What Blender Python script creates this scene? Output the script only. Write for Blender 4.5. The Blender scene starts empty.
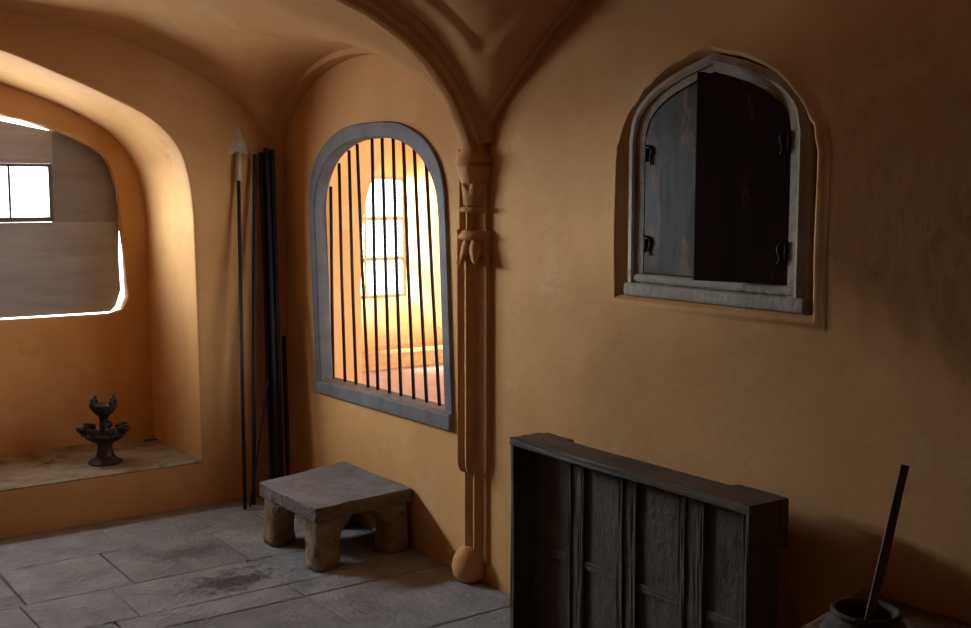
import bpy, bmesh, math, random
from mathutils import Vector, Matrix
random.seed(7)
S = bpy.context.scene
C = S.collection
PI = math.pi

# ------------------------------------------------------------------ materials
def nt(name):
    m = bpy.data.materials.new(name); m.use_nodes = True
    t = m.node_tree
    return m, t, t.nodes['Principled BSDF'], t.nodes, t.links

def surf(name, cols, scale=6, rough=.85, bump=.15, bscale=40, bdist=.01, metal=0, stretch=(1, 1, 1),
         spots=None, spec=.3, coat=0, rvar=0):
    """noise driven colour ramp over cols, with a fine and a coarse bump; spots = (colour, scale, lo, hi)"""
    m, t, b, N, L = nt(name)
    tc = N.new('ShaderNodeTexCoord'); mp = N.new('ShaderNodeMapping')
    mp.inputs['Scale'].default_value = stretch
    L.new(tc.outputs['Object'], mp.inputs['Vector'])
    n1 = N.new('ShaderNodeTexNoise'); n1.inputs['Scale'].default_value = scale
    n1.inputs['Detail'].default_value = 6; n1.inputs['Roughness'].default_value = .6
    L.new(mp.outputs['Vector'], n1.inputs['Vector'])
    r = N.new('ShaderNodeValToRGB')
    e = r.color_ramp.elements
    k = len(cols)
    e[0].position = .3; e[0].color = (*cols[0], 1)
    e[1].position = .7; e[1].color = (*cols[-1], 1)
    for i in range(1, k-1):
        x = e.new(.3+.4*i/(k-1)); x.color = (*cols[i], 1)
    L.new(n1.outputs['Fac'], r.inputs['Fac'])
    out = r.outputs['Color']
    for sp in (spots or []):
        n3 = N.new('ShaderNodeTexNoise'); n3.inputs['Scale'].default_value = sp[1]
        n3.inputs['Detail'].default_value = 8; n3.inputs['Roughness'].default_value = .65
        L.new(mp.outputs['Vector'], n3.inputs['Vector'])
        mr = N.new('ShaderNodeMapRange'); mr.inputs['From Min'].default_value = sp[2]; mr.inputs['From Max'].default_value = sp[3]
        L.new(n3.outputs['Fac'], mr.inputs['Value'])
        mx = N.new('ShaderNodeMix'); mx.data_type = 'RGBA'
        L.new(mr.outputs['Result'], mx.inputs['Factor']); L.new(out, mx.inputs['A']); mx.inputs['B'].default_value = (*sp[0], 1)
        out = mx.outputs['Result']
    L.new(out, b.inputs['Base Color'])
    b.inputs['Roughness'].default_value = rough
    b.inputs['Metallic'].default_value = metal
    b.inputs['Specular IOR Level'].default_value = spec
    b.inputs['Coat Weight'].default_value = coat
    if rvar:
        mr = N.new('ShaderNodeMapRange'); mr.inputs['From Min'].default_value = .3; mr.inputs['From Max'].default_value = .7
        mr.inputs['To Min'].default_value = rough-rvar; mr.inputs['To Max'].default_value = rough+rvar
        L.new(n1.outputs['Fac'], mr.inputs['Value']); L.new(mr.outputs['Result'], b.inputs['Roughness'])
    n2 = N.new('ShaderNodeTexNoise'); n2.inputs['Scale'].default_value = bscale
    n2.inputs['Detail'].default_value = 5
    L.new(mp.outputs['Vector'], n2.inputs['Vector'])
    ad = N.new('ShaderNodeMath'); ad.operation = 'MULTIPLY_ADD'; ad.inputs[1].default_value = 1.6
    L.new(n1.outputs['Fac'], ad.inputs[0]); L.new(n2.outputs['Fac'], ad.inputs[2])
    bp = N.new('ShaderNodeBump'); bp.inputs['Strength'].default_value = bump; bp.inputs['Distance'].default_value = bdist
    L.new(ad.outputs['Value'], bp.inputs['Height']); L.new(bp.outputs['Normal'], b.inputs['Normal'])
    return m

M = {}
M['plaster'] = surf('ochre_plaster', [(.53, .268, .095), (.60, .315, .118), (.66, .356, .142)], 2.2, .8, .30, 11, .012, spec=.2,
                    spots=[((.44, .20, .068), 5, .62, .80), ((.66, .46, .27), 2.6, .56, .90)])
M['plaster_trim'] = surf('ochre_plaster_moulding', [(.55, .27, .10), (.64, .33, .132)], 5, .8, .4, 22, .012, spec=.2)
M['plaster_low_bounce'] = surf('dark_low_bounce_plaster', [(.20, .11, .05), (.28, .16, .075), (.34, .20, .10)], 3, .85, .3, 14, .012, spec=.2)  # for the unseen walls, coloured dark to cut bounced light in the room
M['plaster_ledge'] = surf('ochre_plaster_worn', [(.50, .26, .10), (.60, .36, .16), (.42, .25, .13)], 9, .85, .4, 30, .01, spec=.2)
M['sill_dust'] = surf('dusty_sill_stone', [(.20, .14, .08), (.30, .23, .15), (.17, .105, .05)], 7, .9, .5, 35, .01, spots=[((.12, .09, .03), 11, .56, .68)])
M['stone'] = surf('grey_bench_stone', [(.135, .13, .14), (.185, .18, .19), (.24, .23, .24)], 9, .8, .7, 55, .01, spec=.3)
M['stone_leg'] = surf('worn_plastered_stone', [(.17, .12, .075), (.26, .19, .125), (.36, .285, .20)], 12, .9, .8, 45, .012, spots=[((.10, .07, .045), 16, .55, .68)])
M['stone_edge'] = surf('worn_stone_edge', [(.10, .08, .065), (.15, .125, .11), (.21, .18, .16)], 14, .9, .8, 50, .012, spots=[((.08, .055, .04), 18, .55, .68)])
M['iron'] = surf('dark_iron', [(.018, .015, .013), (.035, .028, .022)], 20, .55, .3, 80, .003, metal=.4)
M['pole'] = surf('blackened_pole', [(.012, .012, .018), (.026, .024, .032)], 30, .6, .3, 90, .003, stretch=(1, 1, .2))
M['spearhead'] = surf('pale_tarnished_metal', [(.50, .41, .31), (.66, .57, .45)], 30, .5, .4, 90, .003, metal=.1)
M['grey_wood'] = surf('grey_painted_wood', [(.10, .088, .083), (.135, .122, .118), (.17, .155, .152)], 8, .65, .35, 50, .006, stretch=(1, 1, 1))
M['board'] = surf('grey_board', [(.33, .32, .34), (.39, .38, .41), (.45, .44, .47)], 5, .8, .3, 30, .006, stretch=(.5, 1, 3))
M['board_dark'] = surf('darker_grey_board', [(.25, .235, .245), (.30, .285, .30), (.35, .335, .35)], 5, .8, .3, 30, .006, stretch=(.5, 1, 3))
M['pale_wood'] = surf('weathered_pale_wood', [(.26, .215, .165), (.35, .30, .24), (.43, .38, .315)], 9, .7, .5, 50, .008, spots=[((.10, .075, .05), 14, .60, .72)])
M['leaf_l'] = surf('dark_varnished_wood', [(.020, .011, .007), (.038, .023, .014), (.056, .036, .023)], 7, .40, .14, 14, .006, stretch=(1, 1.5, .5), spec=.16, rvar=.12,
                   spots=[((.14, .072, .034), 7, .55, .60)])
M['leaf_r'] = surf('dark_red_brown_wood', [(.022, .009, .007), (.036, .014, .010)], 7, .7, .12, 30, .004, stretch=(1, 2, .4), spec=.10,
                   spots=[((.15, .060, .022), 7, .60, .65)])
M['black_iron'] = surf('black_hinge_iron', [(.012, .010, .009), (.022, .018, .016)], 30, .6, .3, 90, .003)
M['dark_wood'] = surf('dark_weathered_wood', [(.06, .043, .030), (.10, .073, .050), (.13, .097, .070)], 8, .75, .55, 30, .009, stretch=(1.2, .6, 1),
                      spots=[((.11, .085, .065), 14, .63, .72)])
M['dark_panel'] = surf('dark_weathered_panel', [(.060, .047, .037), (.085, .068, .055), (.11, .09, .074)], 9, .8, .5, 26, .012, stretch=(1, 1.3, .8),
                       spots=[((.035, .024, .017), 9, .58, .72)])
M['bronze'] = surf('dark_bronze', [(.040, .030, .024), (.070, .054, .043)], 25, .5, .4, 80, .004, metal=.55, spec=.4)
M['mortar'] = surf('dark_stone_pot', [(.055, .043, .034), (.095, .076, .062)], 20, .75, .6, 60, .006)
M['platform'] = surf('dark_earth_platform', [(.085, .055, .032), (.13, .09, .055), (.17, .125, .085)], 10, .9, .9, 45, .014)
M['stick'] = surf('grey_brown_stick', [(.10, .078, .062), (.17, .135, .11)], 20, .75, .5, 70, .005, stretch=(2, 2, .4))
M['window_paint'] = surf('ochre_painted_wood', [(.55, .30, .12), (.65, .38, .17)], 12, .7, .2, 40, .005)
M['leaf'] = surf('dry_leaf', [(.16, .14, .05), (.25, .19, .09)], 30, .8, .2, 60, .003)
M['pale_floor'] = surf('pale_floor_plaster', [(.55, .44, .38), (.66, .55, .49)], 5, .85, .3, 30, .01)

def glass_mat():
    m = bpy.data.materials.new('clear_glass'); m.use_nodes = True
    t = m.node_tree; N = t.nodes; L = t.links
    N.clear()
    o = N.new('ShaderNodeOutputMaterial'); mx = N.new('ShaderNodeMixShader')
    tr = N.new('ShaderNodeBsdfTransparent'); g = N.new('ShaderNodeBsdfGlossy'); g.inputs['Roughness'].default_value = .03
    f = N.new('ShaderNodeFresnel'); f.inputs['IOR'].default_value = 1.35
    tr.inputs['Color'].default_value = (.96, .98, .98, 1)
    ge = N.new('ShaderNodeNewGeometry'); sb = N.new('ShaderNodeMath'); sb.operation = 'SUBTRACT'; sb.inputs[0].default_value = 1; sb.use_clamp = True
    L.new(ge.outputs['Backfacing'], sb.inputs[1]); ml = N.new('ShaderNodeMath'); ml.operation = 'MULTIPLY'
    L.new(f.outputs['Fac'], ml.inputs[0]); L.new(sb.outputs['Value'], ml.inputs[1])
    L.new(ml.outputs['Value'], mx.inputs['Fac']); L.new(tr.outputs['BSDF'], mx.inputs[1]); L.new(g.outputs['BSDF'], mx.inputs[2])
    L.new(mx.outputs['Shader'], o.inputs['Surface'])
    return m
M['glass'] = glass_mat()

def floor_mat():
    m, t, b, N, L = nt('grey_stone_slabs')
    tc = N.new('ShaderNodeTexCoord')
    at = N.new('ShaderNodeAttribute'); at.attribute_name = 'tone'
    n = N.new('ShaderNodeTexNoise'); n.inputs['Scale'].default_value = 5; n.inputs['Detail'].default_value = 8; n.inputs['Roughness'].default_value = .65
    L.new(tc.outputs['Object'], n.inputs['Vector'])
    r = N.new('ShaderNodeValToRGB'); e = r.color_ramp.elements
    e[0].position = .28; e[0].color = (.150, .155, .168, 1); e[1].position = .72; e[1].color = (.33, .34, .362, 1)
    L.new(n.outputs['Fac'], r.inputs['Fac'])
    mul = N.new('ShaderNodeMix'); mul.data_type = 'RGBA'; mul.blend_type = 'MULTIPLY'; mul.inputs['Factor'].default_value = 1
    L.new(r.outputs['Color'], mul.inputs['A']); L.new(at.outputs['Color'], mul.inputs['B'])
    out = mul.outputs['Result']
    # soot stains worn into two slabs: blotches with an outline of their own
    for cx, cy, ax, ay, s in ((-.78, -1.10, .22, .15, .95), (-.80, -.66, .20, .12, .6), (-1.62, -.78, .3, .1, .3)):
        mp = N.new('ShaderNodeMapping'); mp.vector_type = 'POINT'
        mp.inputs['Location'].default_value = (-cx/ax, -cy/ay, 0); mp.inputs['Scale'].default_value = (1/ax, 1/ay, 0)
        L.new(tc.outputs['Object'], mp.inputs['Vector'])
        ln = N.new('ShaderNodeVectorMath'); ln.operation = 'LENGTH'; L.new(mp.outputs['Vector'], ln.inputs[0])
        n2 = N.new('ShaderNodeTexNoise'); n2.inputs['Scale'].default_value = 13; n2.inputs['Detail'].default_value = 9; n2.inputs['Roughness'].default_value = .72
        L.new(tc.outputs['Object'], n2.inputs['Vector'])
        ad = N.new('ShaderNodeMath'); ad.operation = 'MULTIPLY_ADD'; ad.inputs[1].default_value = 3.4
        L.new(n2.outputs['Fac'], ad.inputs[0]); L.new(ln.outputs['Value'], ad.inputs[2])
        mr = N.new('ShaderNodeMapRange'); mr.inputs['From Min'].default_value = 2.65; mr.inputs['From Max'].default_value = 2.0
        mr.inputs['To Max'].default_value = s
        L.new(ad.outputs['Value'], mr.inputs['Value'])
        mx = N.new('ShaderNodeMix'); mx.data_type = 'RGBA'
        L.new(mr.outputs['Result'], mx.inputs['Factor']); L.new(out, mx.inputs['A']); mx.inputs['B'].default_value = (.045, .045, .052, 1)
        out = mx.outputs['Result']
    L.new(out, b.inputs['Base Color'])
    b.inputs['Roughness'].default_value = .72; b.inputs['Specular IOR Level'].default_value = .35
    n3 = N.new('ShaderNodeTexNoise'); n3.inputs['Scale'].default_value = 38; n3.inputs['Detail'].default_value = 3
    L.new(tc.outputs['Object'], n3.inputs['Vector'])
    ad = N.new('ShaderNodeMath'); ad.operation = 'MULTIPLY_ADD'; ad.inputs[1].default_value = 2.2
    L.new(n.outputs['Fac'], ad.inputs[0]); L.new(n3.outputs['Fac'], ad.inputs[2])
    bp = N.new('ShaderNodeBump'); bp.inputs['Strength'].default_value = .8; bp.inputs['Distance'].default_value = .014
    L.new(ad.outputs['Value'], bp.inputs['Height']); L.new(bp.outputs['Normal'], b.inputs['Normal'])
    return m
M['floor'] = floor_mat()

# ------------------------------------------------------------------ helpers
def obj(name, bm, mats, parent=None, smooth=False, bevel=0, seg=2, auto=None):
    bmesh.ops.recalc_face_normals(bm, faces=bm.faces[:])
    me = bpy.data.meshes.new(name); bm.to_mesh(me); bm.free()
    for m in (mats if isinstance(mats, (list, tuple)) else [mats]):
        me.materials.append(m)
    o = bpy.data.objects.new(name, me); C.objects.link(o)
    if parent: o.parent = parent
    if smooth or auto is not None:
        for p in me.polygons: p.use_smooth = True
    if auto is not None:
        me.set_sharp_from_angle(angle=math.radians(auto))
    if bevel:
        md = o.modifiers.new('soft_edges', 'BEVEL'); md.width = bevel; md.segments = seg; md.limit_method = 'ANGLE'; md.angle_limit = math.radians(40)
    return o

def thing(name, label, cat, group=None, kind=None, loc=(0, 0, 0)):
    o = bpy.data.objects.new(name, None); C.objects.link(o); o.location = loc
    return tag(o, label, cat, group, kind)

def tag(o, label=None, cat=None, group=None, kind=None):
    if label: o['label'] = label
    if cat: o['category'] = cat
    if group: o['group'] = group
    if kind: o['kind'] = kind
    return o

def struct(name, bm, m, label=None, **k):
    o = obj(name, bm, m, **k); o['kind'] = 'structure'
    if label: o['label'] = label
    return o

def box(bm, lo, hi, mi=0, jit=0, cuts=0):
    vs = [bm.verts.new((x, y, z)) for x in (lo[0], hi[0]) for y in (lo[1], hi[1]) for z in (lo[2], hi[2])]
    fs = [bm.faces.new([vs[i] for i in q]) for q in ((0, 1, 3, 2), (4, 6, 7, 5), (0, 4, 5, 1), (2, 3, 7, 6), (0, 2, 6, 4), (1, 5, 7, 3))]
    for f in fs: f.material_index = mi
    if cuts:
        n0 = len(bm.verts)-8
        es = list(dict.fromkeys(e for f in fs for e in f.edges))
        bmesh.ops.subdivide_edges(bm, edges=es, cuts=cuts, use_grid_fill=True)
        vs = list(bm.verts)[n0:]
    if jit:
        for v in vs: v.co += Vector((random.uniform(-jit, jit), random.uniform(-jit, jit), random.uniform(-jit, jit)))
    return vs

def lathe(bm, prof, c=(0, 0, 0), n=28, wob=0):
    rings = []
    for r, z in prof:
        if r < 1e-5: rings.append([bm.verts.new((c[0], c[1], c[2]+z))])
        else: rings.append([bm.verts.new((c[0]+r*(1+wob*math.sin(3*a*2*PI/n+z*30))*math.cos(2*PI*a/n), c[1]+r*math.sin(2*PI*a/n), c[2]+z)) for a in range(n)])
    for A, B in zip(rings, rings[1:]):
        if len(A) == 1 and len(B) == 1: continue
        for i in range(n):
            j = (i+1) % n
            if len(A) == 1: bm.faces.new((A[0], B[i], B[j]))
            elif len(B) == 1: bm.faces.new((A[i], A[j], B[0]))
            else: bm.faces.new((A[i], A[j], B[j], B[i]))
    for R in (rings[0], rings[-1]):
        if len(R) > 1: bm.faces.new(R)

def tube(bm, pts, rad, n=12, caps=True):
    pts = [Vector(p) for p in pts]
    rads = rad if isinstance(rad, (list, tuple)) else [rad]*len(pts)
    rings = []
    for i, p in enumerate(pts):
        d = (pts[min(i+1, len(pts)-1)]-pts[max(i-1, 0)]).normalized()
        u = d.cross(Vector((0, 1, 0)) if abs(d.y) < .9 else Vector((1, 0, 0))).normalized(); w = d.cross(u)
        rings.append([bm.verts.new(p+rads[i]*(math.cos(2*PI*a/n)*u+math.sin(2*PI*a/n)*w)) for a in range(n)])
    for A, B in zip(rings, rings[1:]):
        for i in range(n): bm.faces.new((A[i], A[(i+1) % n], B[(i+1) % n], B[i]))
    if caps: bm.faces.new(rings[0]); bm.faces.new(rings[-1])

def spline(pts, n=6):
    """Catmull-Rom through 2D points"""
    P = [Vector(p) for p in pts]; P = [2*P[0]-P[1]]+P+[2*P[-1]-P[-2]]
    out = []
    for i in range(1, len(P)-2):
        for k in range(n):
            t = k/n
            a, b, c, d = P[i-1], P[i], P[i+1], P[i+2]
            out.append(.5*((2*b)+(c-a)*t+(2*a-5*b+4*c-d)*t*t+(3*b-a-3*c+d)*t**3))
    out.append(P[-2])
    return out

def mirror(half, cx):
    """half runs bottom-right .. apex; returns the whole open path right-bottom to left-bottom"""
    return half + [Vector((2*cx-p[0], p[1])) for p in reversed(half[:-1])]

def offset(loop, d, closed=True):
    """outward offset of a counter-clockwise / clockwise closed or open 2D path by normal"""
    n = len(loop); out = []
    ar = sum(loop[i][0]*loop[(i+1) % n][1]-loop[(i+1) % n][0]*loop[i][1] for i in range(n))
    sg = 1 if ar > 0 else -1
    for i in range(n):
        a = loop[(i-1) % n] if closed or i > 0 else loop[i]
        b = loop[(i+1) % n] if closed or i < n-1 else loop[i]
        e1 = Vector(loop[i])-Vector(a); e2 = Vector(b)-Vector(loop[i])
        n1 = Vector((e1.y, -e1.x)); n2 = Vector((e2.y, -e2.x))
        n1 = n1.normalized() if n1.length > 1e-9 else n2.normalized()
        n2 = n2.normalized() if n2.length > 1e-9 else n1
        m = (n1+n2)
        m = m.normalized() if m.length > 1e-6 else n1
        k = max(.5, m.dot(n1))
        out.append(Vector(loop[i])+m*(sg*d/k))
    return out

def loft(bm, loops, closed=True, mi=0):
    """loops: lists of 3D points, equal length"""
    R = [[bm.verts.new(p) for p in l] for l in loops]
    fs = []
    for A, B in zip(R, R[1:]):
        n = len(A)
        for i in range(n if closed else n-1):
            f = bm.faces.new((A[i], A[(i+1) % n], B[(i+1) % n], B[i])); f.material_index = mi; fs.append(f)
    return R, fs

def plate(bm, outer, holes):
    """flat face with holes; outer and holes are lists of BMVerts"""
    es = []
    for l in [outer]+holes:
        for i in range(len(l)):
            e = bm.edges.get((l[i], l[(i+1) % len(l)])) or bm.edges.new((l[i], l[(i+1) % len(l)]))
            es.append(e)
    return bmesh.ops.triangle_fill(bm, use_beauty=True, use_dissolve=False, edges=es)

XZ = lambda y: (lambda p: Vector((p[0], y, p[1])))        # plane parallel to the far wall
YZ = lambda x: (lambda p: Vector((x, p[0], p[1])))        # plane parallel to the right wall

def ring(bm, outer, inner, pl, d0, d1, closed=False):
    """solid band between two paths, from depth d0 to d1"""
    A = [pl(d0)(p) for p in outer]; B = [pl(d1)(p) for p in outer]
    D = [pl(d0)(p) for p in inner]; E = [pl(d1)(p) for p in inner]
    R, _ = loft(bm, [A, B, E, D, A][:4], closed)
    n = len(A)
    for i in range(n if closed else n-1):
        bm.faces.new((R[3][i], R[3][(i+1) % n], R[0][(i+1) % n], R[0][i]))
    if not closed:
        for k in (0, n-1): bm.faces.new((R[0][k], R[1][k], R[2][k], R[3][k]))

def prism(bm, loop, pl, d0, d1):
    R, _ = loft(bm, [[pl(d0)(p) for p in loop], [pl(d1)(p) for p in loop]])
    for r in R: bm.faces.new(r)

def interp(tab, x):
    if x <= tab[0][0]: return tab[0][1]
    for (a, za), (b, zb) in zip(tab, tab[1:]):
        if x <= b:
            t = (x-a)/(b-a); return za+(zb-za)*t
    return tab[-1][1]

def smooth_tab(tab, n=8):
    return [tuple(p) for p in spline(tab, n)]

# ------------------------------------------------------------------ room dimensions
XC = -1.5                 # middle of the room; right wall x=0, left wall x=-3
YP = -1.65                # pilaster and transverse arch
YN = -6.3                 # wall behind the camera
HW = 2.85

# ------------------------------------------------------------------ far wall with its arched window niche
def half(pts, n=5): return spline(pts, n)
nf = [Vector((-.46, .217)), Vector((-.462, .6)), Vector((-.464, .99))] + half([(-.47, 1.40), (-.488, 1.56), (-.535, 1.705), (-.663, 1.835), (-.885, 1.94), (-1.096, 2.023), (-1.296, 2.093), (-1.5, 2.135)])
nb = [Vector((-.475, .217)), Vector((-.478, .6)), Vector((-.482, .99))] + half([(-.482, 1.38), (-.505, 1.54), (-.55, 1.66), (-.655, 1.79), (-.86, 1.905), (-1.08, 1.985), (-1.29, 2.045), (-1.5, 2.08)])
ob = [Vector((-.68, .888)), Vector((-.618, .905)), Vector((-.588, .97))] + half([(-.60, 1.20), (-.612, 1.40), (-.628, 1.54), (-.68, 1.67), (-.80, 1.75), (-.97, 1.815), (-1.17, 1.865), (-1.5, 1.905)])
NF, NB, OB = [mirror(l, XC) for l in (nf, nb, ob)]
nz = len(NF)
bm = bmesh.new()
loops = []
for d, y in ((.012, 0), (.006, .002), (.002, .006), (.000, .012)):
    l = offset(NF, d); 
    l = [Vector((p.x, min(p.y, 9) if NF[i].y > .3 else NF[i].y-(.0 if y > .01 else .012*(1 if y == 0 else .4)))) for i, p in enumerate(l)]
    loops.append([XZ(y)(p) for p in l])
for t in (.15, .4, .65, .85):
    loops.append([XZ(.6*t)(NF[i]*(1-t)+NB[i]*t) for i in range(nz)])
for t, d in ((.95, 0), (1.0, -.012)):
    l = [NF[i]*(1-t)+NB[i]*t for i in range(nz)]
    if d: l = [NB[i]*.97+OB[i]*.03 for i in range(nz)]
    loops.append([XZ(.6*t)(p) for p in l])
R, fs = loft(bm, loops)
# rough plaster edge around the opening
def wob(l, a, seed):
    rr = random.Random(seed); return [p+Vector((rr.uniform(-a, a), rr.uniform(-a, a))) for p in l]
OBo = offset(OB, .014)
lo2 = [[XZ(.6)(p) for p in OBo], [XZ(.607)(p) for p in wob(OB, .004, 3)], [XZ(.66)(p) for p in wob(OB, .004, 4)], [XZ(.75)(p) for p in offset(OB, .05)]]
R2 = [[bm.verts.new(p) for p in l] for l in lo2]
for A, B in [(R[-1], R2[0])]+list(zip(R2, R2[1:])):
    for i in range(nz): bm.faces.new((A[i], A[(i+1) % nz], B[(i+1) % nz], B[i]))
def rect(y, x0, x1, z0, z1, flip=XZ): return [bm.verts.new(flip(y)(Vector(p))) for p in ((x0, z0), (x1, z0), (x1, z1), (x0, z1))]
plate(bm, rect(0, -3.1, .1, -.1, HW), [R[0]])
plate(bm, rect(.75, -3.1, .1, -.1, HW), [R2[-1]])
for f in bm.faces:      # the niche sill is bare dusty stone
    c = f.calc_center_median(); f.normal_update()
    if (c.z < .24 and abs(f.normal.z) > .8 and c.y < .62 and c.y > .0005) or (.19 < c.z < .2175 and .0001 < c.y < .05): f.material_index = 1
struct('wall_far', bm, [M['plaster'], M['sill_dust']], 'ochre plastered end wall with deep arched window niche', auto=50)

# boarded window in the niche
w1 = thing('window_1', 'arched window in the deep niche, closed with grey boards and a small glazed strip', 'window', kind='structure')
yb0, yb1 = .668, .688
def arch_z(x):
    t = sorted([(p.x, p.y) for p in OB[3:-3]]); return interp(t, x)
bm = bmesh.new()
lb = [(-2.36, .893), (-.665, .892), (-.634, .918), (-.606, 1.0), (-.611, 1.2), (-.602, 1.348), (-.85, 1.352), (-2.39, 1.353)]
prism(bm, [Vector(p) for p in lb], XZ, yb0, yb1); obj('lower_board', bm, M['board'], w1, bevel=.002)
for k_ in (0, 1):
    q = [p for p in offset(OB, .020) if p.y > 1.40 and p.x > -.925]
    up = [Vector((-.588, 1.335))]+q+[Vector((-.927, 1.815)), Vector((-.927, 1.335))]
    if k_: up = [Vector((2*XC-p.x, p.y)) for p in up]
    bm = bmesh.new(); prism(bm, up, XZ, yb0+.0205, yb1+.0205); obj('side_board', bm, M['board_dark'], w1, bevel=.002)
bm = bmesh.new()
tb = [(-.917, 1.638), (-2.083, 1.638), (-2.083, 1.800), (-1.8, 1.85), (-1.5, 1.874), (-1.2, 1.848), (-.917, 1.796)]
prism(bm, [Vector(p) for p in tb], XZ, yb0, yb1); obj('top_board', bm, M['board'], w1, bevel=.002)
bm = bmesh.new()
box(bm, (-.946, .656, 1.3545), (-.929, .688, 1.637)); box(bm, (-2.071, .656, 1.3545), (-2.054, .688, 1.637))
box(bm, (-2.054, .657, 1.3545), (-.946, .688, 1.378)); box(bm, (-2.054, .657, 1.622), (-.946, .688, 1.637))
PW = 1.118/6
for k in range(1, 6):
    x = -.941-k*PW; box(bm, (x-.006, .664, 1.378), (x+.006, .686, 1.622))
obj('pane_frame', bm, M['grey_wood'], w1)
for k in range(6):
    x = -.941-k*PW; bm = bmesh.new(); box(bm, (x-PW+.007, .674, 1.378), (x-.007, .678, 1.622)); obj('glass_pane', bm, M['glass'], w1)

# ------------------------------------------------------------------ right wall: barred window, shutter window
oc = -.858
fo = [Vector((-1.440, .58)), Vector((-1.440, 1.0))] + half([(-1.440, 1.42), (-1.425, 1.535), (-1.372, 1.64), (-1.27, 1.722), (-1.12, 1.778), (-.98, 1.795), (oc, 1.797)])
fi = [Vector((-1.384, .58)), Vector((-1.384, 1.0))] + half([(-1.384, 1.40), (-1.370, 1.49), (-1.324, 1.575), (-1.232, 1.655), (-1.10, 1.708), (-.97, 1.728), (oc, 1.731)])
lean = lambda l: [Vector((p.x-.045*max(0, 1.42-p.y)/.84, p.y)) for p in l]
FO, FI = lean(mirror(fo, oc)), lean(mirror(fi, oc))
sh_c = -2.824
so = [Vector((-3.208, 1.155)), Vector((-3.208, 1.35))] + half([(-3.208, 1.60), (-3.178, 1.70), (-3.10, 1.795), (-2.98, 1.872), (-2.812, 1.922)])
SO = mirror(so, -2.812)
bm = bmesh.new()
def hole(loops): 
    R, f = loft(bm, loops); return R
hb = hole([[YZ(0)(p) for p in FO], [YZ(.1)(p) for p in FO]])
SOw = wob(SO, .004, 11)
hs = hole([[YZ(-.010)(p) for p in offset(SOw, .012)], [YZ(-.012)(p) for p in SOw], [YZ(-.004)(p) for p in offset(SOw, -.010)], [YZ(.02)(p) for p in offset(SO, -.018)], [YZ(.03)(p) for p in offset(SO, -.03)], [YZ(.1)(p) for p in offset(SO, -.03)]])
rimo = hole([[YZ(0)(p) for p in offset(SOw, .028)], [YZ(-.010)(p) for p in offset(SOw, .012)]])
bmesh.ops.remove_doubles(bm, verts=hs[0]+rimo[1], dist=1e-5)
plate(bm, rect(0, YN-.1, 1.85, -.1, HW, YZ), [hb[0], rimo[0]])
plate(bm, rect(.1, YN-.1, 1.85, -.1, HW, YZ), [hb[1], hs[-1]])
struct('wall_right', bm, M['plaster'], 'ochre plastered side wall with a barred window and a shuttered window', auto=45)
bm = bmesh.new(); box(bm, (.1, -3.4, 1.0), (.16, -2.2, 2.1)); struct('trim_1', bm, M['plaster'], 'plaster backing behind the shuttered window')

w2 = thing('window_2', 'arched grey framed window with dark vertical iron bars beside the pilaster', 'window', kind='structure')
bm = bmesh.new()
ring(bm, FO, FI, YZ, -.012, .055); obj('window_frame', bm, M['grey_wood'], w2, auto=40, bevel=.006)
bm = bmesh.new()
box(bm, (-.022, -1.475, .553), (.10, -.322, .612), cuts=2)
for v in bm.verts:
    v.co.z += -.012*(v.co.y+.33) * (1 if v.co.z > .59 else .4) + random.uniform(-.0015, .0015)
obj('sill_rail', bm, M['grey_wood'], w2, bevel=.006)
by0 = [-.353, -.471, -.576, -.688, -.774, -.876, -.972, -1.077, -1.178, -1.275]
by1 = [-.357, -.441, -.537, -.612, -.746, -.832, -.924, -1.006, -1.090, -1.178]
ti = sorted([(p.x, p.y) for p in FI[2:-2]])
for a, b in zip(by0, by1):
    bm = bmesh.new()
    zt = interp(ti, b)+.008
    z0 = .60-.012*(a+.33)
    tube(bm, [(.066, a, z0+.008), (.064, a*.5+b*.5+random.uniform(-.003, .003), (zt+.6)/2), (.066, b, zt)], .0075, 10); obj('bar', bm, M['iron'], w2, smooth=True)

w3 = thing('window_3', 'small arched window with pale weathered frame and dark shutters', 'window', kind='structure')
def shl(hw, zb, zs, zp):   # arch path: half width, bottom, spring, peak
    h = [Vector((sh_c-hw, zb)), Vector((sh_c-hw, (zb+zs)/2)), Vector((sh_c-hw, zs-.02))] + half([(sh_c-hw, zs), (sh_c-hw*.94, zs+(zp-zs)*.33), (sh_c-hw*.74, zs+(zp-zs)*.61), (sh_c-hw*.42, zs+(zp-zs)*.82), (sh_c, zp)])
    return mirror(h, sh_c)
A0 = shl(.352, 1.185, 1.66, 1.899); A1 = shl(.325, 1.185, 1.66, 1.878); A2 = shl(.316, 1.185, 1.657, 1.868); A3 = shl(.284, 1.185, 1.65, 1.846)
bm = bmesh.new()
def band(bm, prof_loops):  # closed band from several (path, depth) rails
    L_ = [[YZ(d)(p) for p in l] for l, d in prof_loops]
    R, _ = loft(bm, L_+[L_[0]], closed=False)
    n = len(R[0])
    for i in range(n): pass
    bmesh.ops.remove_doubles(bm, verts=bm.verts[:], dist=1e-6)
    bm.verts.ensure_lookup_table()
    bmesh.ops.holes_fill(bm, edges=[e for e in bm.edges if e.is_boundary], sides=20)
band(bm, [(A0, .028), (A0, -.004), (A1, -.016), (A2, -.012), (A2, -.006), (A3, -.002), (A3, .028)])
obj('window_frame', bm, M['pale_wood'], w3, auto=35)
bm = bmesh.new()
box(bm, (-.020, sh_c-.358, 1.172), (.028, sh_c+.358, 1.215)); obj('sill_board', bm, M['pale_wood'], w3, bevel=.010, seg=3)
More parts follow.
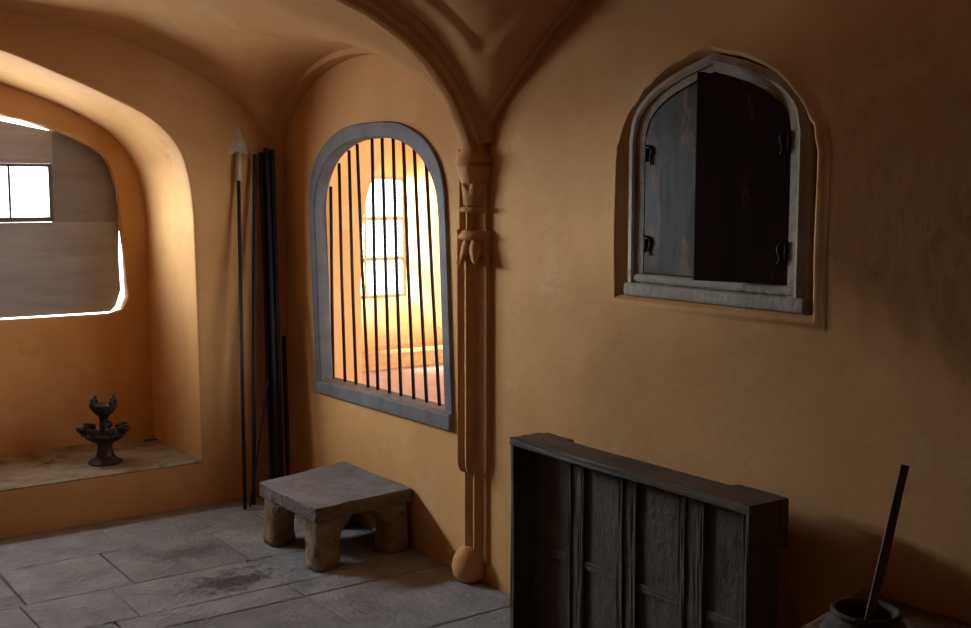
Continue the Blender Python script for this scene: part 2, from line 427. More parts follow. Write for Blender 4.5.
bm = bmesh.new(); box(bm, (-.012, sh_c-.335, 1.2155), (.028, sh_c+.335, 1.245)); obj('sill_moulding', bm, M['pale_wood'], w3, bevel=.012, seg=3)
ta = sorted([(p.x, p.y) for p in A3])
def leaf_loop(y0, y1, dz=0):
    n = 14; top = [Vector((y0+(y1-y0)*i/n, interp(ta, y0+(y1-y0)*i/n)-dz)) for i in range(n+1)]
    return [Vector((y1, 1.2465)), Vector((y0, 1.2465))]+top
hy = sh_c-.281
bm = bmesh.new(); prism(bm, leaf_loop(sh_c-.281, sh_c+.006, .004), lambda d: (lambda p: Vector((d, p[0]-hy, p[1]))), -.016, 0)
rl = obj('right_shutter_leaf', bm, M['leaf_r'], w3, bevel=.002); rl['label'] = 'dark red-brown shutter leaf with peeled paint near the arch, slightly open into the room'
rl.location = (.014, hy, 0); rl.rotation_euler = (0, 0, math.radians(17))
hy2 = sh_c+.281
bm = bmesh.new(); prism(bm, leaf_loop(sh_c+.002, sh_c+.281, .006), lambda d: (lambda p: Vector((d, p[0]-hy2, p[1]))), -.016, 0)
ll = obj('left_shutter_leaf', bm, M['leaf_l'], w3, bevel=.003); ll['label'] = 'dark brown shutter leaf with a worn glossy sheen, closed'
ll.location = (.014, hy2, 0)
def hinge(par, y, z, sx, x, name='hinge'):
    bm = bmesh.new()
    tube(bm, [(x-.003, y, z-.022), (x-.003, y, z+.03)], .0045, 8)
    pts = [(x-.003, y+sx*t, z+.02-u) for t, u in ((0, 0), (.014, -.004), (.024, .006), (.022, .020), (.016, .034), (.019, .046), (.024, .052))]
    tube(bm, pts, [.0045, .004, .004, .004, .003, .003, .0025], 6)
    obj(name, bm, M['black_iron'], par, smooth=True)
for z in (1.335, 1.615): hinge(ll, -.008, z, -1, -.017)
for z in (1.335, 1.635): hinge(rl, .008, z, 1, -.017)
bm = bmesh.new(); tube(bm, [(-.018, -.232, 1.50), (-.027, -.234, 1.52), (-.027, -.232, 1.545), (-.018, -.23, 1.56)], .0035, 8)
tube(bm, [(-.018, -.23, 1.56), (-.018, -.228, 1.58)], [.004, .006], 8); obj('latch', bm, M['black_iron'], ll, smooth=True)

# ------------------------------------------------------------------ other walls
bm = bmesh.new(); box(bm, (-3.1, YN-.1, -.1), (-3.0, .1, HW)); struct('wall_left', bm, M['plaster_low_bounce'])
bm = bmesh.new(); box(bm, (-3.1, YN-.1, -.1), (.1, YN, HW)); struct('wall_near', bm, M['plaster_low_bounce'])

# ------------------------------------------------------------------ vaulted ceiling
zA = smooth_tab([(0, 1.60), (.03, 1.68), (.113, 1.798), (.273, 1.948), (.514, 2.081), (.81, 2.185), (1.06, 2.229), (1.29, 2.254), (1.5, 2.262)])
zT = smooth_tab([(0, 1.60), (.03, 1.665), (.065, 1.755), (.127, 1.870), (.214, 1.972), (.30, 2.044), (.42, 2.114), (.52, 2.158), (.80, 2.245), (1.1, 2.30), (1.5, 2.325)])
B1 = (-1.56, 0.0); B2 = (-3.93, -1.69); B3 = (YN, -4.05)
def lun(y, b, peak):     # lunette profile on the side walls
    c = (b[0]+b[1])/2; a = (b[1]-b[0])/2; t = min(1, abs(y-c)/a)
    if peak == 1: return 1.64+.45*math.sqrt(max(0, 1-t**2.0))
    return 1.69+.585*(1-t**2)
def smax(a, b, k):
    h = max(k-abs(a-b), 0)/k; return max(a, b)+h*h*k*.25
def ceil_z(x, y):
    d = min(1.5, max(0, 1.5-abs(x-XC)))
    if B1[0] <= y:
        t = min(1, max(0, -y/1.56)); a = interp(zA, d)*(1-t)+(interp(zT, d)+.045)*t; b = lun(min(0, y), B1, 1)+.018
        z = smax(a, b, .10); w = math.sin(PI*t)
        return z+.05*w*min(1, d*1.2)
    for b_, k in ((B2, 2), (B3, 3)):
        if b_[0] <= y <= b_[1]:
            t = (y-b_[0])/(b_[1]-b_[0]); z = smax(interp(zT, d)+.045, lun(y, b_, k)+.02, .16)-.01+.04*math.sin(PI*t)*min(1, d)
            e = min(d-.15, b_[1]-.19-y, y-b_[0]-.19); u = min(1, max(0, e/.028)); return z+.022*u*u*(3-2*u)   # web set in above the bands
    return interp(zT, d)+.045
bm = bmesh.new()
nx, ny = 190, 320
def xs(i):    # finer near the side walls
    t = i/nx*2-1; return XC+1.55*math.copysign(1-(1-abs(t))**1.6, t)
G = [[bm.verts.new((xs(i), .05+(YN-.1)*j/ny, ceil_z(xs(i), .05+(YN-.1)*j/ny))) for j in range(ny+1)] for i in range(nx+1)]
for i in range(nx):
    for j in range(ny): bm.faces.new((G[i][j], G[i+1][j], G[i+1][j+1], G[i][j+1]))
cl = struct('ceiling', bm, M['plaster'], 'vaulted ochre plaster ceiling', smooth=True)
md = cl.modifiers.new('thickness', 'SOLIDIFY'); md.thickness = .1; md.offset = 1

# wall arches (formerets) over the lunettes
def formeret(name, b, k, w, th, label):
    n = 48; c = (b[0]+b[1])/2
    lo = [Vector((b[0]+(b[1]-b[0])*(.5-.5*math.cos(PI*i/n)), 0)) for i in range(n+1)]
    for p in lo: p.y = lun(p.x, b, k)-.005
    lo = [p for p in lo if p.x > b[0]+.05]
    hi = [Vector((p.x, p.y+th)) for p in lo]
    hi = [Vector((p.x, p.y+th)) for p in lo]
    ws = [-max(.004, w*min(1, (p.x-b[0]-.02)/.22)) for p in lo]
    bm = bmesh.new(); rails = [[Vector((d, p.x, p.y)) for d, p in zip(ws, hi)], [Vector((.02, p.x, p.y)) for p in hi], [Vector((.02, p.x, p.y)) for p in lo], [Vector((d, p.x, p.y)) for d, p in zip(ws, lo)]]
    Rr, _ = loft(bm, rails, closed=False)
    for i in range(len(lo)-1): bm.faces.new((Rr[3][i], Rr[3][i+1], Rr[0][i+1], Rr[0][i]))
    return struct(name, bm, M['plaster_trim'], label, auto=40, bevel=.008)
formeret('trim_2', (-1.55, -.005), 1, .070, .07, 'plaster wall arch over the barred window')
formeret('trim_3', B2, 2, .03, .05, 'plaster wall arch over the shuttered window')

# moulded transverse arch
tz = [(d, z) for d, z in zT if d >= .03]
path = [Vector((-d, z)) for d, z in tz[::2]]
if path[-1].x > -1.499: path.append(Vector((-1.5, 2.325)))
path = path+[Vector((-3-p.x, p.y)) for p in reversed(path[:-1])]
sec = [(.092, -.16), (.092, -.012), (.078, .0), (.066, .004), (.058, .018), (.040, .024), (.034, .040), (.016, .050), (-.012, .050), (-.030, .042), (-.036, .026), (-.062, .020), (-.068, .004), (-.090, -.004), (-.098, -.02), (-.098, -.16)]
bm = bmesh.new(); loops = []
for i, p in enumerate(path):
    tn = (path[min(i+1, len(path)-1)]-path[max(i-1, 0)]).normalized(); nn = Vector((tn.y, -tn.x)); 
    if nn.y > 0: nn = -nn
    loops.append([Vector((p.x+nn.x*v, YP+u, p.y+nn.y*v)) for u, v in [(a_, b_-.012) for a_, b_ in sec]])
R, _ = loft(bm, loops, closed=False)
struct('trim_4', bm, M['plaster_trim'], 'moulded transverse arch springing from the pilaster', auto=45)

# ------------------------------------------------------------------ pilaster
bm = bmesh.new()
def shaft(prof, z0, z1, taper=0):
    a = [Vector((x, YP+u, z0)) for u, x in prof]; b = [Vector((x*(1+taper), YP+u*(1+taper*.3), z1)) for u, x in prof]
    R, _ = loft(bm, [a, b], closed=False)
    for r in R: bm.faces.new(r)
wide = [(.086, .0), (.086, -.028), (.076, -.036), (.066, -.030), (.060, -.040), (.054, -.062), (.040, -.074), (.026, -.064), (.018, -.050), (.010, -.060), (-.004, -.066), (-.018, -.056), (-.026, -.036), (-.046, -.032), (-.056, -.024), (-.076, -.022), (-.082, .0)]
narrow = [(.050, .0), (.050, -.024), (.040, -.044), (.024, -.052), (.008, -.042), (-.004, -.032), (-.018, -.038), (-.030, -.030), (-.040, -.016), (-.062, -.012), (-.066, .0)]
shaft(wide, .47, 1.36)
Rr, _ = loft(bm, [[Vector((x, YP+u, .47)) for u, x in wide], [Vector((x*.97, YP+u*.97, .45)) for u, x in wide], [Vector((x*.86, YP+u*.86, .433)) for u, x in wide], [Vector((x*.6, YP+u*.66, .425)) for u, x in wide]], closed=False)
shaft(narrow, .08, .446)
shaft([(u*.9, x*.9) for u, x in wide], 1.36, 1.62)
plo = struct('trim_5', bm, M['plaster_trim'], 'moulded plaster pilaster between the two windows', auto=35, bevel=.004)
bm = bmesh.new(); lathe(bm, [(0, -.002), (.045, 0), (.062, .02), (.070, .05), (.066, .085), (.050, .115), (.032, .135), (0, .142)], (-.030, YP+.022, 0), 28, .03); obj('base_bulb', bm, M['plaster_trim'], plo, smooth=True)
bm = bmesh.new()
def petal(c, ang, ln, w, drop, r0, up=False):
    """a thick leaf curling out from the shaft at angle ang"""
    u = Vector((-math.cos(ang), math.sin(ang), 0)); v = Vector((math.sin(ang), math.cos(ang), 0)); rows = []
    for i in range(7):
        t = i/6; out = r0-.012+.012*math.sin(t*PI*.6)+(.012*t*t); z = (ln*t if up else -ln*t)+(-.3*ln*t*t*t if up else 0)
        ww = w*(math.sin(PI*(.18+.80*t)))**.8
        p = Vector(c)+u*out+Vector((0, 0, z))
        rows.append([p-v*ww-u*.006, p-v*ww*.5+u*.004, p+u*.008, p+v*ww*.5+u*.004, p+v*ww-u*.006, p+v*ww*.5-u*.012, p-v*ww*.5-u*.012])
    R, _ = loft(bm, rows)
    bm.faces.new(R[0]); bm.faces.new(R[-1])
c0 = (0, YP, 1.33)
for a in (-80, -42, 0, 42, 80): petal(c0, math.radians(a), .10, .024, 0, .072)
lathe(bm, [(0, 1.322), (.070, 1.322), (.082, 1.332), (.070, 1.344), (.064, 1.356), (0, 1.356)], (-.002, YP, 0), 24)
lathe(bm, [(0, 1.425), (.066, 1.425), (.074, 1.434), (.066, 1.444), (0, 1.444)], (-.002, YP, 0), 24)
for a in (-75, -38, 0, 38, 75): petal((0, YP, 1.455), math.radians(a), .11, .028, 0, .062, True)
lathe(bm, [(0, 1.45), (.062, 1.45), (.066, 1.52), (.084, 1.585), (.088, 1.60), (0, 1.60)], (0.0, YP, 0), 24)
for a in (45, 85): petal((0, YP+.006, 1.575), math.radians(a), .12, .026, 0, .064, True)
lathe(bm, [(0, 1.60), (.080, 1.60), (.094, 1.615), (.084, 1.632), (.070, 1.65), (.070, 1.70), (0, 1.70)], (0.0, YP, 0), 24)
obj('capital', bm, M['plaster_trim'], plo, smooth=True)

# ------------------------------------------------------------------ floor of stone slabs
bm = bmesh.new()
tone = bm.loops.layers.float_color.new('tone')
def paint(fs, t):
    for f in fs:
        for l in f.loops: l[tone] = t
base = []
vs = box(bm, (-3.05, YN-.05, -.12), (.05, .05, -.010)); paint({f for v in vs for f in v.link_faces}, (.45, .40, .36, 1))
rows = [0.0, -.465, -.905, -1.255, -1.415, -1.945, -2.40, -2.85, -3.4, -3.9, -4.4, -4.95, -5.5, -6.3]
cols = {0: [-3, -2.25, -1.66, -1.0, -.32, 0], 1: [-3, -2.4, -1.5, -1.10, -.615, 0], 2: [-3, -2.1, -1.52, -1.195, -.638, 0], 3: [-3, -2.3, -1.2, -.63, 0], 4: [-3, -2.5, -1.75, -1.3, -.62, 0],
        5: [-3, -2.2, -1.45, -.9, -.42, 0]}
for r in range(len(rows)-1):
    cs = cols.get(r) or sorted([-3, 0]+[-3+3*(k+random.uniform(.3, .7))/4 for k in range(4)])
    if r == 3: cs = [-3, -2.3, -1.29, -.63, 0]
    for a, b in zip(cs, cs[1:]):
        gg = .0028
        t = random.uniform(.86, 1.10); tc = (t*random.uniform(.98, 1.02), t, t*random.uniform(.98, 1.03), 1)
        hz = random.uniform(-.003, .0)
        a1 = a+gg if a > -2.99 else -3.04; b1 = b-gg if b < -.01 else .04
        y1 = rows[r]-gg if r else .04; y0 = rows[r+1]+gg
        j = lambda: random.uniform(-.005, .005)
        co = [(a1+j(), y0+j()), (b1+j(), y0+j()), (b1+j(), y1+j()), (a1+j(), y1+j())]
        top = [bm.verts.new((x, y, hz)) for x, y in co]
        mid_ = [Vector((sum(c[0] for c in co)/4, sum(c[1] for c in co)/4))]*4
        lowv = []
        for (x, y) in co:
            d = Vector((x, y))-mid_[0]; k = .006/max(.05, d.length); lowv.append(bm.verts.new((x+d.x*k*.0, y+d.y*k*.0, -.011)))
        ins = []
        for v, (x, y) in zip(top, co):
            d = mid_[0]-Vector((x, y)); s = Vector((math.copysign(.006, d.x), math.copysign(.006, d.y))); v.co.x += s.x; v.co.y += s.y
        mids = [bm.verts.new((x, y, hz-.003)) for x, y in co]
        fs = [bm.faces.new(top)]
        for A, B in ((top, mids), (mids, lowv)):
            for i in range(4): fs.append(bm.faces.new((A[i], A[(i+1) % 4], B[(i+1) % 4], B[i])))
        paint(fs, tc)
struct('floor', bm, M['floor'], 'worn grey stone slab floor')

# ------------------------------------------------------------------ the bright room beyond the bars
ZF = .15
bm = bmesh.new(); box(bm, (.1, -2.7, -.1), (3.4, 2.95, ZF)); struct('floor_beyond', bm, M['pale_floor'], 'pale floor of the sunlit room beyond the bars')
bm = bmesh.new(); box(bm, (.1, -2.7, 2.6), (3.4, 2.95, 2.75)); struct('ceiling_beyond', bm, M['plaster'])
bm = bmesh.new(); box(bm, (3.3, -2.7, ZF-.2), (3.4, 2.95, 2.7)); struct('wall_beyond_right', bm, M['plaster'])
# arch wall (y 1.8 .. 1.92)
ac = 1.875
ah = [Vector((2.35, ZF-.02)), Vector((2.35, .7))]+half([(2.345, 1.15), (2.30, 1.44), (2.21, 1.665), (2.08, 1.82), (1.98, 1.880), (1.897, 1.90)])
AL = mirror(ah, 1.897)
AL = [Vector((min(p.x, 3.25) if p.x < 2.0 else p.x+.65*min(1, (p.x-2.0)/.3), p.y)) for p in AL]
bm = bmesh.new()
hh = hole([[XZ(1.79)(p) for p in offset(AL, .01)], [XZ(1.80)(p) for p in AL], [XZ(1.95)(p) for p in AL]])
plate(bm, rect(1.79, .05, 3.35, -.1, 2.7), [hh[0]])
plate(bm, rect(1.95, .05, 3.35, -.1, 2.7), [hh[-1]])
struct('wall_beyond_arch', bm, M['plaster'], 'ochre wall with open arch seen through the bars', auto=45)
bm = bmesh.new(); box(bm, (1.2, 1.95, -.1), (1.3, 2.95, 2.7)); struct('wall_beyond_left', bm, M['plaster'])
# window wall with a splayed embrasure
ei = [Vector((2.70, .30)), Vector((2.70, .9))]+half([(2.70, 1.45), (2.66, 1.66), (2.52, 1.84), (2.32, 1.93), (2.10, 1.96)])
eo = [Vector((2.475, .640)), Vector((2.475, .9))]+half([(2.475, 1.30), (2.474, 1.54), (2.462, 1.60), (2.40, 1.622), (2.10, 1.63)])
EI, EO = mirror(ei, 2.10), mirror(eo, 2.10)
bm = bmesh.new()
hh = hole([[XZ(2.5)(p) for p in EI], [XZ(2.85)(p) for p in EO], [XZ(2.95)(p) for p in EO]])
plate(bm, rect(2.5, .9, 3.35, -.1, 2.7), [hh[0]]); plate(bm, rect(2.95, .9, 3.35, -.1, 2.7), [hh[-1]])
struct('wall_beyond_far', bm, M['plaster'], 'ochre wall with a bright splayed window beyond the bars', auto=45)
bm = bmesh.new(); box(bm, (1.3, 2.28, ZF), (3.3, 2.5, .268), cuts=3)
for v in bm.verts:
    if v.co.z > .2 and v.co.y < 2.3: v.co += Vector((0, random.uniform(-.006, .006), random.uniform(-.008, .004)))
struct('trim_6', bm, M['plaster_ledge'], 'low plaster ledge under the bright window beyond the bars', bevel=.01)
w4 = thing('window_4', 'bright window of stacked panes seen through the iron bars', 'window', kind='structure')
bm = bmesh.new(); ring(bm, EO, offset(EO, -.025), XZ, 2.87, 2.91, closed=True)
obj('window_frame', bm, M['window_paint'], w4, auto=40)
for z in (.957, 1.285):
    bm = bmesh.new(); box(bm, (1.752, 2.872, z-.014), (2.448, 2.908, z+.014)); obj('glazing_bar', bm, M['window_paint'], w4)
bm = bmesh.new(); box(bm, (2.09, 2.874, .668), (2.11, 2.906, 1.60)); obj('mullion', bm, M['window_paint'], w4)
for z0, z1 in ((.668, .942), (.972, 1.270), (1.30, 1.585)):
    for x0, x1 in ((1.754, 2.088), (2.112, 2.446)):
        bm = bmesh.new(); box(bm, (x0, 2.889, z0), (x1, 2.892, z1)); obj('glass_pane', bm, M['glass'], w4)
# its unseen near end, with an opening added to let light onto the arch wall
bm = bmesh.new()
dl = [Vector(p) for p in ((.5, ZF), (3.0, ZF), (3.0, 2.3), (.5, 2.3))]
box(bm, (.1, -2.7, -.1), (.5, -2.6, 2.7)); box(bm, (3.0, -2.7, -.1), (3.35, -2.6, 2.7)); box(bm, (.5, -2.7, 2.3), (3.0, -2.6, 2.7))
struct('wall_beyond_near', bm, M['plaster'])

# ------------------------------------------------------------------ stone bench
bn = thing('stone_bench', 'low square grey stone seat on four thick legs below the barred window', 'bench', loc=(-.250, -.922, 0))
bx0, bx1, by0_, by1_ = -.235, .243, -.277, .277
def skew(bm):   # the seat is not quite square: its right end is longer and set further back
    for v in bm.verts: v.co.y = v.co.y*(1+.10*v.co.x)+(.22 if v.co.y > 0 else .12)*v.co.x if abs(v.co.y) > .03 else v.co.y+.17*v.co.x
bm = bmesh.new()
box(bm, (bx0, by0_, .205), (bx1, by1_, .264), cuts=5)
for v in bm.verts:
    e = max(abs(v.co.x)/.235, abs(v.co.y)/.277)
    v.co += Vector((random.uniform(-.004, .004) if e > .9 else 0, random.uniform(-.004, .004) if e > .9 else 0, random.uniform(-.003, .002)))
skew(bm)
for f in bm.faces:
    f.normal_update()
    if abs(f.calc_center_median().z-.2330) < .025: f.material_index = 1
obj('seat_slab', bm, [M['stone'], M['stone_edge']], bn, bevel=.010, seg=3, auto=60)
for sx in (-1, 1):
    for sy in (-1, 1):
        bm = bmesh.new()
        cx, cy = sx*.172+.004, sy*.212
        w, d = .055, .055
        loops = []
        for t in [i/9 for i in range(10)]:
            z = .206*t
            fl = max(0, (t-.45)/.55)**2.0*.085       # bracket flare towards the middle of each side
            ft = .006*(1-t)
            x0, x1 = cx-w-ft, cx+w+ft; y0, y1 = cy-d-ft, cy+d+ft
            if sx < 0: x1 += fl
            else: x0 -= fl
            if sy < 0: y1 += fl*1.4
            else: y0 -= fl*1.4
            c = .018
            P = [(x0+c, y0), (x1-c, y0), (x1, y0+c), (x1, y1-c), (x1-c, y1), (x0+c, y1), (x0, y1-c), (x0, y0+c)]
            loops.append([Vector((x+random.uniform(-.003, .003), y+random.uniform(-.003, .003), z)) for x, y in P])
        R, _ = loft(bm, loops); bm.faces.new(R[0]); bm.faces.new(R[-1])
        skew(bm); obj('leg', bm, M['stone_leg'], bn, smooth=True)

# ------------------------------------------------------------------ oil lamp on the niche sill
lp = thing('oil_lamp', 'dark metal two-tiered oil lamp standing on the niche sill', 'lamp', loc=(-.850, .228, .217))
bm = bmesh.new(); lathe(bm, [(0, 0), (.078, 0), (.080, .007), (.072, .014), (.052, .026), (.043, .036), (0, .036)]); obj('foot', bm, M['bronze'], lp, auto=50)
bm = bmesh.new(); lathe(bm, [(0, .036), (.043, .036), (.036, .060), (.034, .085), (.040, .098), (0, .098)]); obj('lower_stem', bm, M['bronze'], lp, auto=50)
bm = bmesh.new(); lathe(bm, [(0, .098), (.042, .098), (.066, .108), (.090, .126), (.098, .138), (.101, .141), (.097, .144), (.090, .140), (.050, .124), (0, .122)]); obj('lower_bowl', bm, M['bronze'], lp, auto=50)
for k in range(7):
    a = 2*PI*k/7+.25; cx, cy = .092*math.cos(a), .092*math.sin(a)
    bm = bmesh.new(); lathe(bm, [(0, .1365), (.013, .1365), (.013, .145), (.024, .153), (.029, .164), (.028, .174), (.025, .174), (.022, .162), (0, .157)], (cx, cy, 0), 16)
    # pinched spout
    for v in bm.verts:
        rel = Vector((v.co.x-cx, v.co.y-cy)); o_ = rel.dot(Vector((math.cos(a), math.sin(a))))
        if v.co.z > .15 and o_ > .015: v.co.x += math.cos(a)*(o_-.015)*.4; v.co.y += math.sin(a)*(o_-.015)*.4; v.co.z += (o_-.015)*.4
    cup = obj('cup', bm, M['bronze'], lp, auto=50)
bm = bmesh.new(); lathe(bm, [(0, .122), (.030, .122), (.024, .135), (.019, .165), (.023, .180), (.019, .195), (.022, .222), (.030, .228), (0, .228)]); obj('upper_stem', bm, M['bronze'], lp, auto=50)
bm = bmesh.new(); lathe(bm, [(0, .228), (.026, .228), (.042, .240), (.058, .262), (.066, .276), (.068, .282), (.063, .283), (.050, .266), (0, .255)]); ub = obj('upper_bowl', bm, M['bronze'], lp, auto=50)
for k in range(4):
    a = 2*PI*k/4+.35; cx, cy = .060*math.cos(a), .060*math.sin(a)
    bm = bmesh.new(); lathe(bm, [(0, .280), (.011, .282), (.015, .292), (.011, .300), (.008, .304), (.010, .311), (.006, .319), (0, .321)], (cx, cy, 0), 12)
    tube(bm, [(cx, cy, .312), (cx+.018*math.cos(a), cy+.018*math.sin(a), .310)], [.006, .002], 6)
    tube(bm, [(cx, cy, .290), (cx-.020*math.cos(a), cy-.020*math.sin(a), .298)], [.009, .003], 6); obj('knob', bm, M['bronze'], ub, smooth=True)

# small litter on the sill
bm = bmesh.new(); tube(bm, [(-.540, .575, .2215), (-.50, .57, .222), (-.455, .562, .2215), (-.435, .561, .2235)][:3], [.0035, .0045, .003], 7)
tag(obj('twig', bm, M['black_iron'], smooth=True), 'thin dark twig lying at the back right corner of the niche sill', 'twig')
def leafm(c, a, ln, w):
    bm = bmesh.new(); rows = []
    for i in range(7):
        t = i/6; ww = w*math.sin(PI*min(.98, max(.04, t)))
        p = Vector((ln*(t-.5), 0, .003+.010*(t-.4)**2*4))
        rows.append([p+Vector((0, -ww, .003)), p+Vector((0, 0, 0)), p+Vector((0, ww, .003)), p+Vector((0, 0, -.0015))])
    R, _ = loft(bm, rows); bm.faces.new(R[0]); bm.faces.new(R[-1])
    bmesh.ops.rotate(bm, verts=bm.verts[:], cent=(0, 0, 0), matrix=Matrix.Rotation(a, 3, 'Z'))
    bmesh.ops.translate(bm, verts=bm.verts[:], vec=c)
    return obj('dry_leaf', bm, M['leaf'], smooth=True)
tag(leafm((-1.075, .36, .217), .5, .055, .014), 'dry leaf lying on the niche sill left of the oil lamp', 'leaf')

# ------------------------------------------------------------------ spears and poles in the corner
sp = thing('spear', 'tall spear with broad pale arrow-shaped head leaning on the end wall', 'spear')
B = Vector((-.336, -.207, 0)); T = Vector((-.252, -.028, 1.565)); D = (T-B).normalized()
bm = bmesh.new(); tube(bm, [B+D*.001+Vector((0, 0, .002)), B*.5+T*.5, T+D*.02], [.0095, .009, .0085], 12); obj('shaft', bm, M['pole'], sp, smooth=True)
bm = bmesh.new(); tube(bm, [T-D*.012, T+D*.04, T+D*.125], [.0165, .015, .0115], 12); obj('socket', bm, M['spearhead'], sp, smooth=True)
bm = bmesh.new()
side = Vector((.93, -.36, 0)).normalized(); side = (side-D*side.dot(D)).normalized(); nn = D.cross(side).normalized()
P0 = T+D*.10
out = [(-.047, .0), (-.012, .030), (.0, .02), (.012, .030), (.047, .0), (.030, .058), (.0, .165), (-.030, .058)]
out = [(-.050, .014), (-.014, .022), (0, .018), (.014, .022), (.050, .014), (.027, .085), (0, .165), (-.027, .085)]
ring_ = [P0+side*a+D*b for a, b in out]
top = [bm.verts.new(p+nn*.0015) for p in ring_]; bot = [bm.verts.new(p-nn*.0015) for p in ring_]
ct = bm.verts.new(P0+D*.06+nn*.009); cb = bm.verts.new(P0+D*.06-nn*.009)
for i in range(8):
    j = (i+1) % 8
    bm.faces.new((top[i], top[j], ct)); bm.faces.new((bot[j], bot[i], cb)); bm.faces.new((top[i], bot[i], bot[j], top[j]))
obj('spearhead', bm, M['spearhead'], sp)

def pole(name, b, t, r, label, cat='pole', group=None, m='pole', cap=True):
    bm = bmesh.new(); b = Vector(b); t = Vector(t)
    tube(bm, [b, b*.5+t*.5+Vector((random.uniform(-.002, .002), 0, 0)), t], [r, r*1.03, r*.96], 12)
    o = obj(name, bm, M[m], auto=50); return tag(o, label, cat, group)
pole('pole', (-.267, -.152, .003), (-.168, -.030, 1.68), .0095, 'thin dark pole standing between the spear and the thick bundle of poles')
gp = 'dark poles bundled in the corner'
defs = [((-.164, -.150, .012), (-.134, -.030, 1.690), .0125, 'leftmost thick pole of the dark bundle leaning in the corner', 0),
        ((-.136, -.144, .012), (-.106, -.027, 1.712), .0125, 'tallest pole, second from left in the dark corner bundle', 0),
        ((-.108, -.136, .012), (-.078, -.026, 1.700), .0125, 'rightmost full-height pole of the dark corner bundle', 0),
        ((-.154, -.182, .012), (-.119, -.063, 1.695), .0120, 'front pole on the left side of the dark corner bundle', 0),
        ((-.126, -.176, .012), (-.090, -.061, 1.706), .0120, 'front pole on the right side of the dark corner bundle', 0)]
for b, t, r, lb_, _ in defs: pole('pole', b, t, r, lb_, 'pole', gp)
pole('pole', (-.090, -.168, .012), (-.062, -.090, .80), .011, 'short dark pole about half the height, at the right of the corner bundle', 'pole', gp)
bm = bmesh.new()
b = Vector((-.308, -.202, .006)); t = Vector((-.172, -.135, .60))
tube(bm, [b+(t-b)*i/14 for i in range(15)], [.0045+.002*(i % 2) for i in range(15)], 8)
tag(obj('rod', bm, M['iron'], smooth=True), 'thin knotted rod slanting across behind the spear towards the pole bundle', 'rod')

# ------------------------------------------------------------------ dark wooden box on its side
bxo = thing('wooden_box', 'large dark weathered wooden box standing on edge against the side wall', 'box')
XF, XB, YL, YR, ZT = -.255, -.132, -2.180, -3.215, .690
def wbox(name, lo, hi, m='dark_wood', bev=.005, jit=.002, par=None, cuts=3):
    bm = bmesh.new(); box(bm, lo, hi, cuts=cuts, jit=jit); return obj(name, bm, M[m], par or bxo, bevel=bev)
wbox('top_board', (XF, YR+.002, ZT-.024), (XB, YL-.002, ZT), cuts=5)
wbox('bottom_board', (XF, YR+.002, .003), (XB, YL-.002, .03))
wbox('left_side_board', (XF+.001, YL-.024, .031), (XB, YL-.003, ZT-.025))
wbox('right_side_board', (XF+.001, YR+.003, .031), (XB, YR+.026, ZT-.025))
wbox('back_panel', (-.172, YR+.027, .031), (-.145, YL-.025, ZT-.025), 'dark_panel', .001, .0006, cuts=4)
for (ya, yb_) in ((-2.395, -2.475), (-2.638, -2.718), (-2.895, -2.990)):
    w = (ya-yb_)
    bm = bmesh.new()
    box(bm, (-.180, yb_+w*.28, .032), (-.173, ya-w*.28, ZT-.026), cuts=4, jit=.0012)
    box(bm, (-.186, yb_, .032), (-.173, yb_+w*.26, ZT-.026), cuts=4, jit=.002)
    box(bm, (-.186, ya-w*.26, .032), (-.173, ya, ZT-.026), cuts=4, jit=.002)
    obj('batten', bm, M['dark_panel'], bxo, bevel=.003)
bm = bmesh.new(); box(bm, (-.179, YR+.028, .306), (-.1725, YL-.026, .330), cuts=6, jit=.0016); obj('cross_batten', bm, M['dark_panel'], bxo, bevel=.003)
for y0, y1 in ((YL-.145, YL-.002), (YR+.002, YR+.185)):
    wbox('corner_foot', (XB+.001, y0, ZT-.14), (XB+.038, y1, ZT-.002), bev=.008)
    wbox('corner_foot', (XB+.001, y0, .004), (XB+.038, y1, .14), bev=.008)

# ------------------------------------------------------------------ dark platform with stone pot and stick
bm = bmesh.new()
pz = .478
lo_ = [(-.01, -3.385), (-.382, -3.470), (-.62, -3.62), (-.66, -4.5), (-.01, -4.5)]
rows = []
for z, k in ((0, .03), (.2, .012), (pz-.03, .0), (pz-.008, -.004), (pz, -.02)):
    l = offset([Vector(p) for p in lo_], k); l = [Vector((min(p.x, -.008), p.y)) for p in l]
    # split the long sides so that the edge can wander
    q = []
    for i in range(5):
        for s in range(8):
            p = l[i]*(1-s/8)+l[(i+1) % 5]*(s/8); w_ = 0 if i == 4 else .006
            q.append(Vector((min(-.008, p.x+random.uniform(-w_, w_)), p.y+random.uniform(-w_, w_), z+random.uniform(-.003, .003)*(z > .1))))
    rows.append(q)
R, _ = loft(bm, rows); bm.faces.new(R[0]); bm.faces.new(R[-1])
tag(obj('masonry_platform', bm, M['platform'], auto=50, bevel=.004), 'dark rough masonry platform against the side wall at the lower right', 'platform')
pt = thing('pot', 'dark round stone pot with open rim on the dark platform', 'pot', loc=(-.43, -3.697, pz+.003)); pt.scale = (1, 1, .90)
bm = bmesh.new(); lathe(bm, [(0, 0), (.066, 0), (.086, .02), (.096, .052), (.094, .080), (.082, .100), (.070, .108), (.068, .118), (.061, .118), (.060, .106), (.072, .09), (.082, .055), (.072, .022), (0, .016)], n=40); obj('body', bm, M['mortar'], pt, auto=60)
bm = bmesh.new(); 
n = 40; rr = [(.0685, .118), (.074, .124), (.0745, .130), (.070, .135), (.064, .133), (.0615, .126), (.0615, .1185)]
loops = [[Vector((r*math.cos(2*PI*a/n), r*math.sin(2*PI*a/n), z)) for a in range(n)] for r, z in rr]
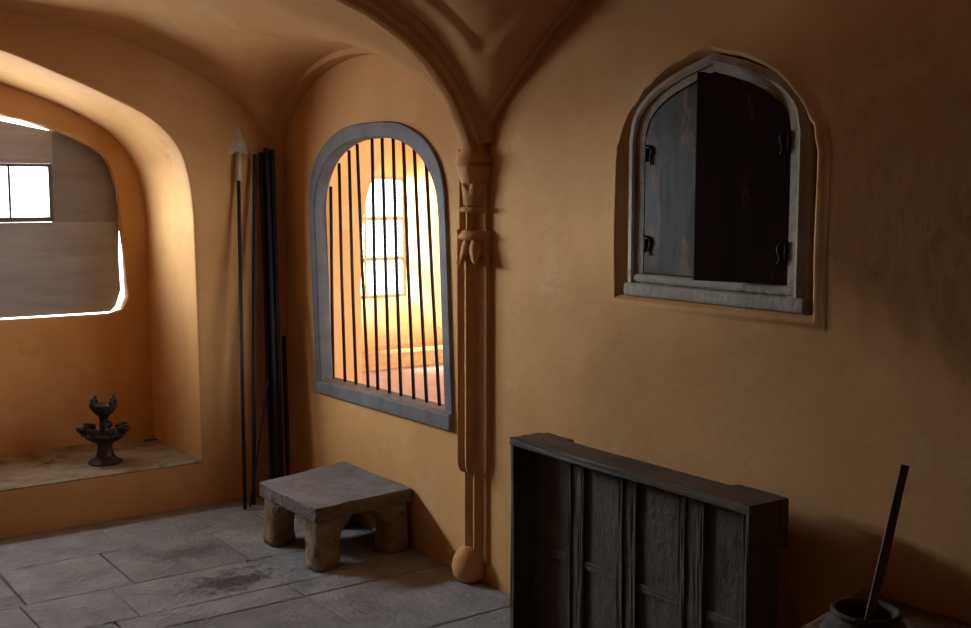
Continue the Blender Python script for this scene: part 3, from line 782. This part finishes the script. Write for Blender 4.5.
loft(bm, loops+[loops[0]]); bmesh.ops.remove_doubles(bm, verts=bm.verts[:], dist=1e-6); obj('rim', bm, M['mortar'], pt, smooth=True)
bm = bmesh.new()
b = Vector((-.448, -3.700, pz+.028)); t = Vector((-.392, -3.752, .925))
D = (t-b).normalized(); sd = Vector((.75, -.66, 0)); sd = (sd-D*sd.dot(D)).normalized(); nn = D.cross(sd)
loops = []
for i in range(15):
    q = b+(t-b)*i/14; w = .0085+random.uniform(-.0008, .0012)+(.002 if 6 <= i <= 9 else 0)
    loops.append([q+sd*w+nn*.004, q-sd*.0088+nn*.004, q-sd*.0088-nn*.004, q+sd*w-nn*.004])
R, _ = loft(bm, loops); bm.faces.new(R[0]); bm.faces.new(R[-1])
tag(obj('stick', bm, M['stick'], bevel=.001), 'flat grey-brown stick standing upright in the stone pot', 'stick')

# ------------------------------------------------------------------ light
W = bpy.data.worlds.new('sky'); S.world = W; W.use_nodes = True
bg = W.node_tree.nodes['Background']; bg.inputs['Color'].default_value = (.86, .93, 1, 1); bg.inputs['Strength'].default_value = 6
def area(name, loc, rot, sx, sy, power, col, spread=180):
    l = bpy.data.lights.new(name, 'AREA'); l.shape = 'RECTANGLE'; l.size = sx; l.size_y = sy; l.energy = power; l.color = col; l.spread = math.radians(spread)
    o = bpy.data.objects.new(name, l); C.objects.link(o); o.location = loc; o.rotation_euler = rot
    return o
def aim(o, to):
    o.rotation_euler = (Vector(to)-o.location).to_track_quat('-Z', 'Y').to_euler()
# skylight through the glazed strip
a = area('daylight_strip', (-1.5, .694, 1.50), (-PI/2, 0, 0), 1.05, .24, 32, (.90, .95, 1)); aim(a, (-1.5, -1, 1.5))
# the sky above the court outside, reaching in through the same panes
a = area('sky_over_court', (-3.8, 2.8, 2.42), (0, 0, 0), 5.2, 2.1, 2500, (.78, .89, 1)); aim(a, (-1.5, .65, 1.5))
# daylight through the window beyond the bars
a = area('daylight_beyond', (1.25, 3.4, 1.5), (0, 0, 0), .8, .8, 560, (1, .95, .88)); aim(a, (2.6, 2.2, .8))
# added fill lamp outside that room's unseen opening, brightens the arch wall
a = area('fill_beyond', (2.2, -2.75, 1.25), (0, 0, 0), 1.5, 2.0, 30, (1, .94, .86), 60); aim(a, (2.1, 0, 1.25))

# ------------------------------------------------------------------ camera
cam = bpy.data.cameras.new('camera'); co = bpy.data.objects.new('camera', cam); C.objects.link(co); S.camera = co
cam.sensor_fit = 'HORIZONTAL'; cam.sensor_width = 36; cam.lens = 36*1138/971; cam.clip_start = .05
co.location = (-2.4941, -5.1470, 1.5)
co.rotation_euler = (PI/2-math.radians(6.119), 0, -math.radians(35.818))
vs_ = S.view_settings
S.display_settings.display_device = 'sRGB'
vs_.view_transform = 'Standard'; vs_.look = 'None'; vs_.gamma = 1; vs_.use_curve_mapping = False; vs_.exposure = 0
S.cycles.use_denoising = True
S.cycles.max_bounces = 14; S.cycles.diffuse_bounces = 8; S.cycles.transparent_max_bounces = 12
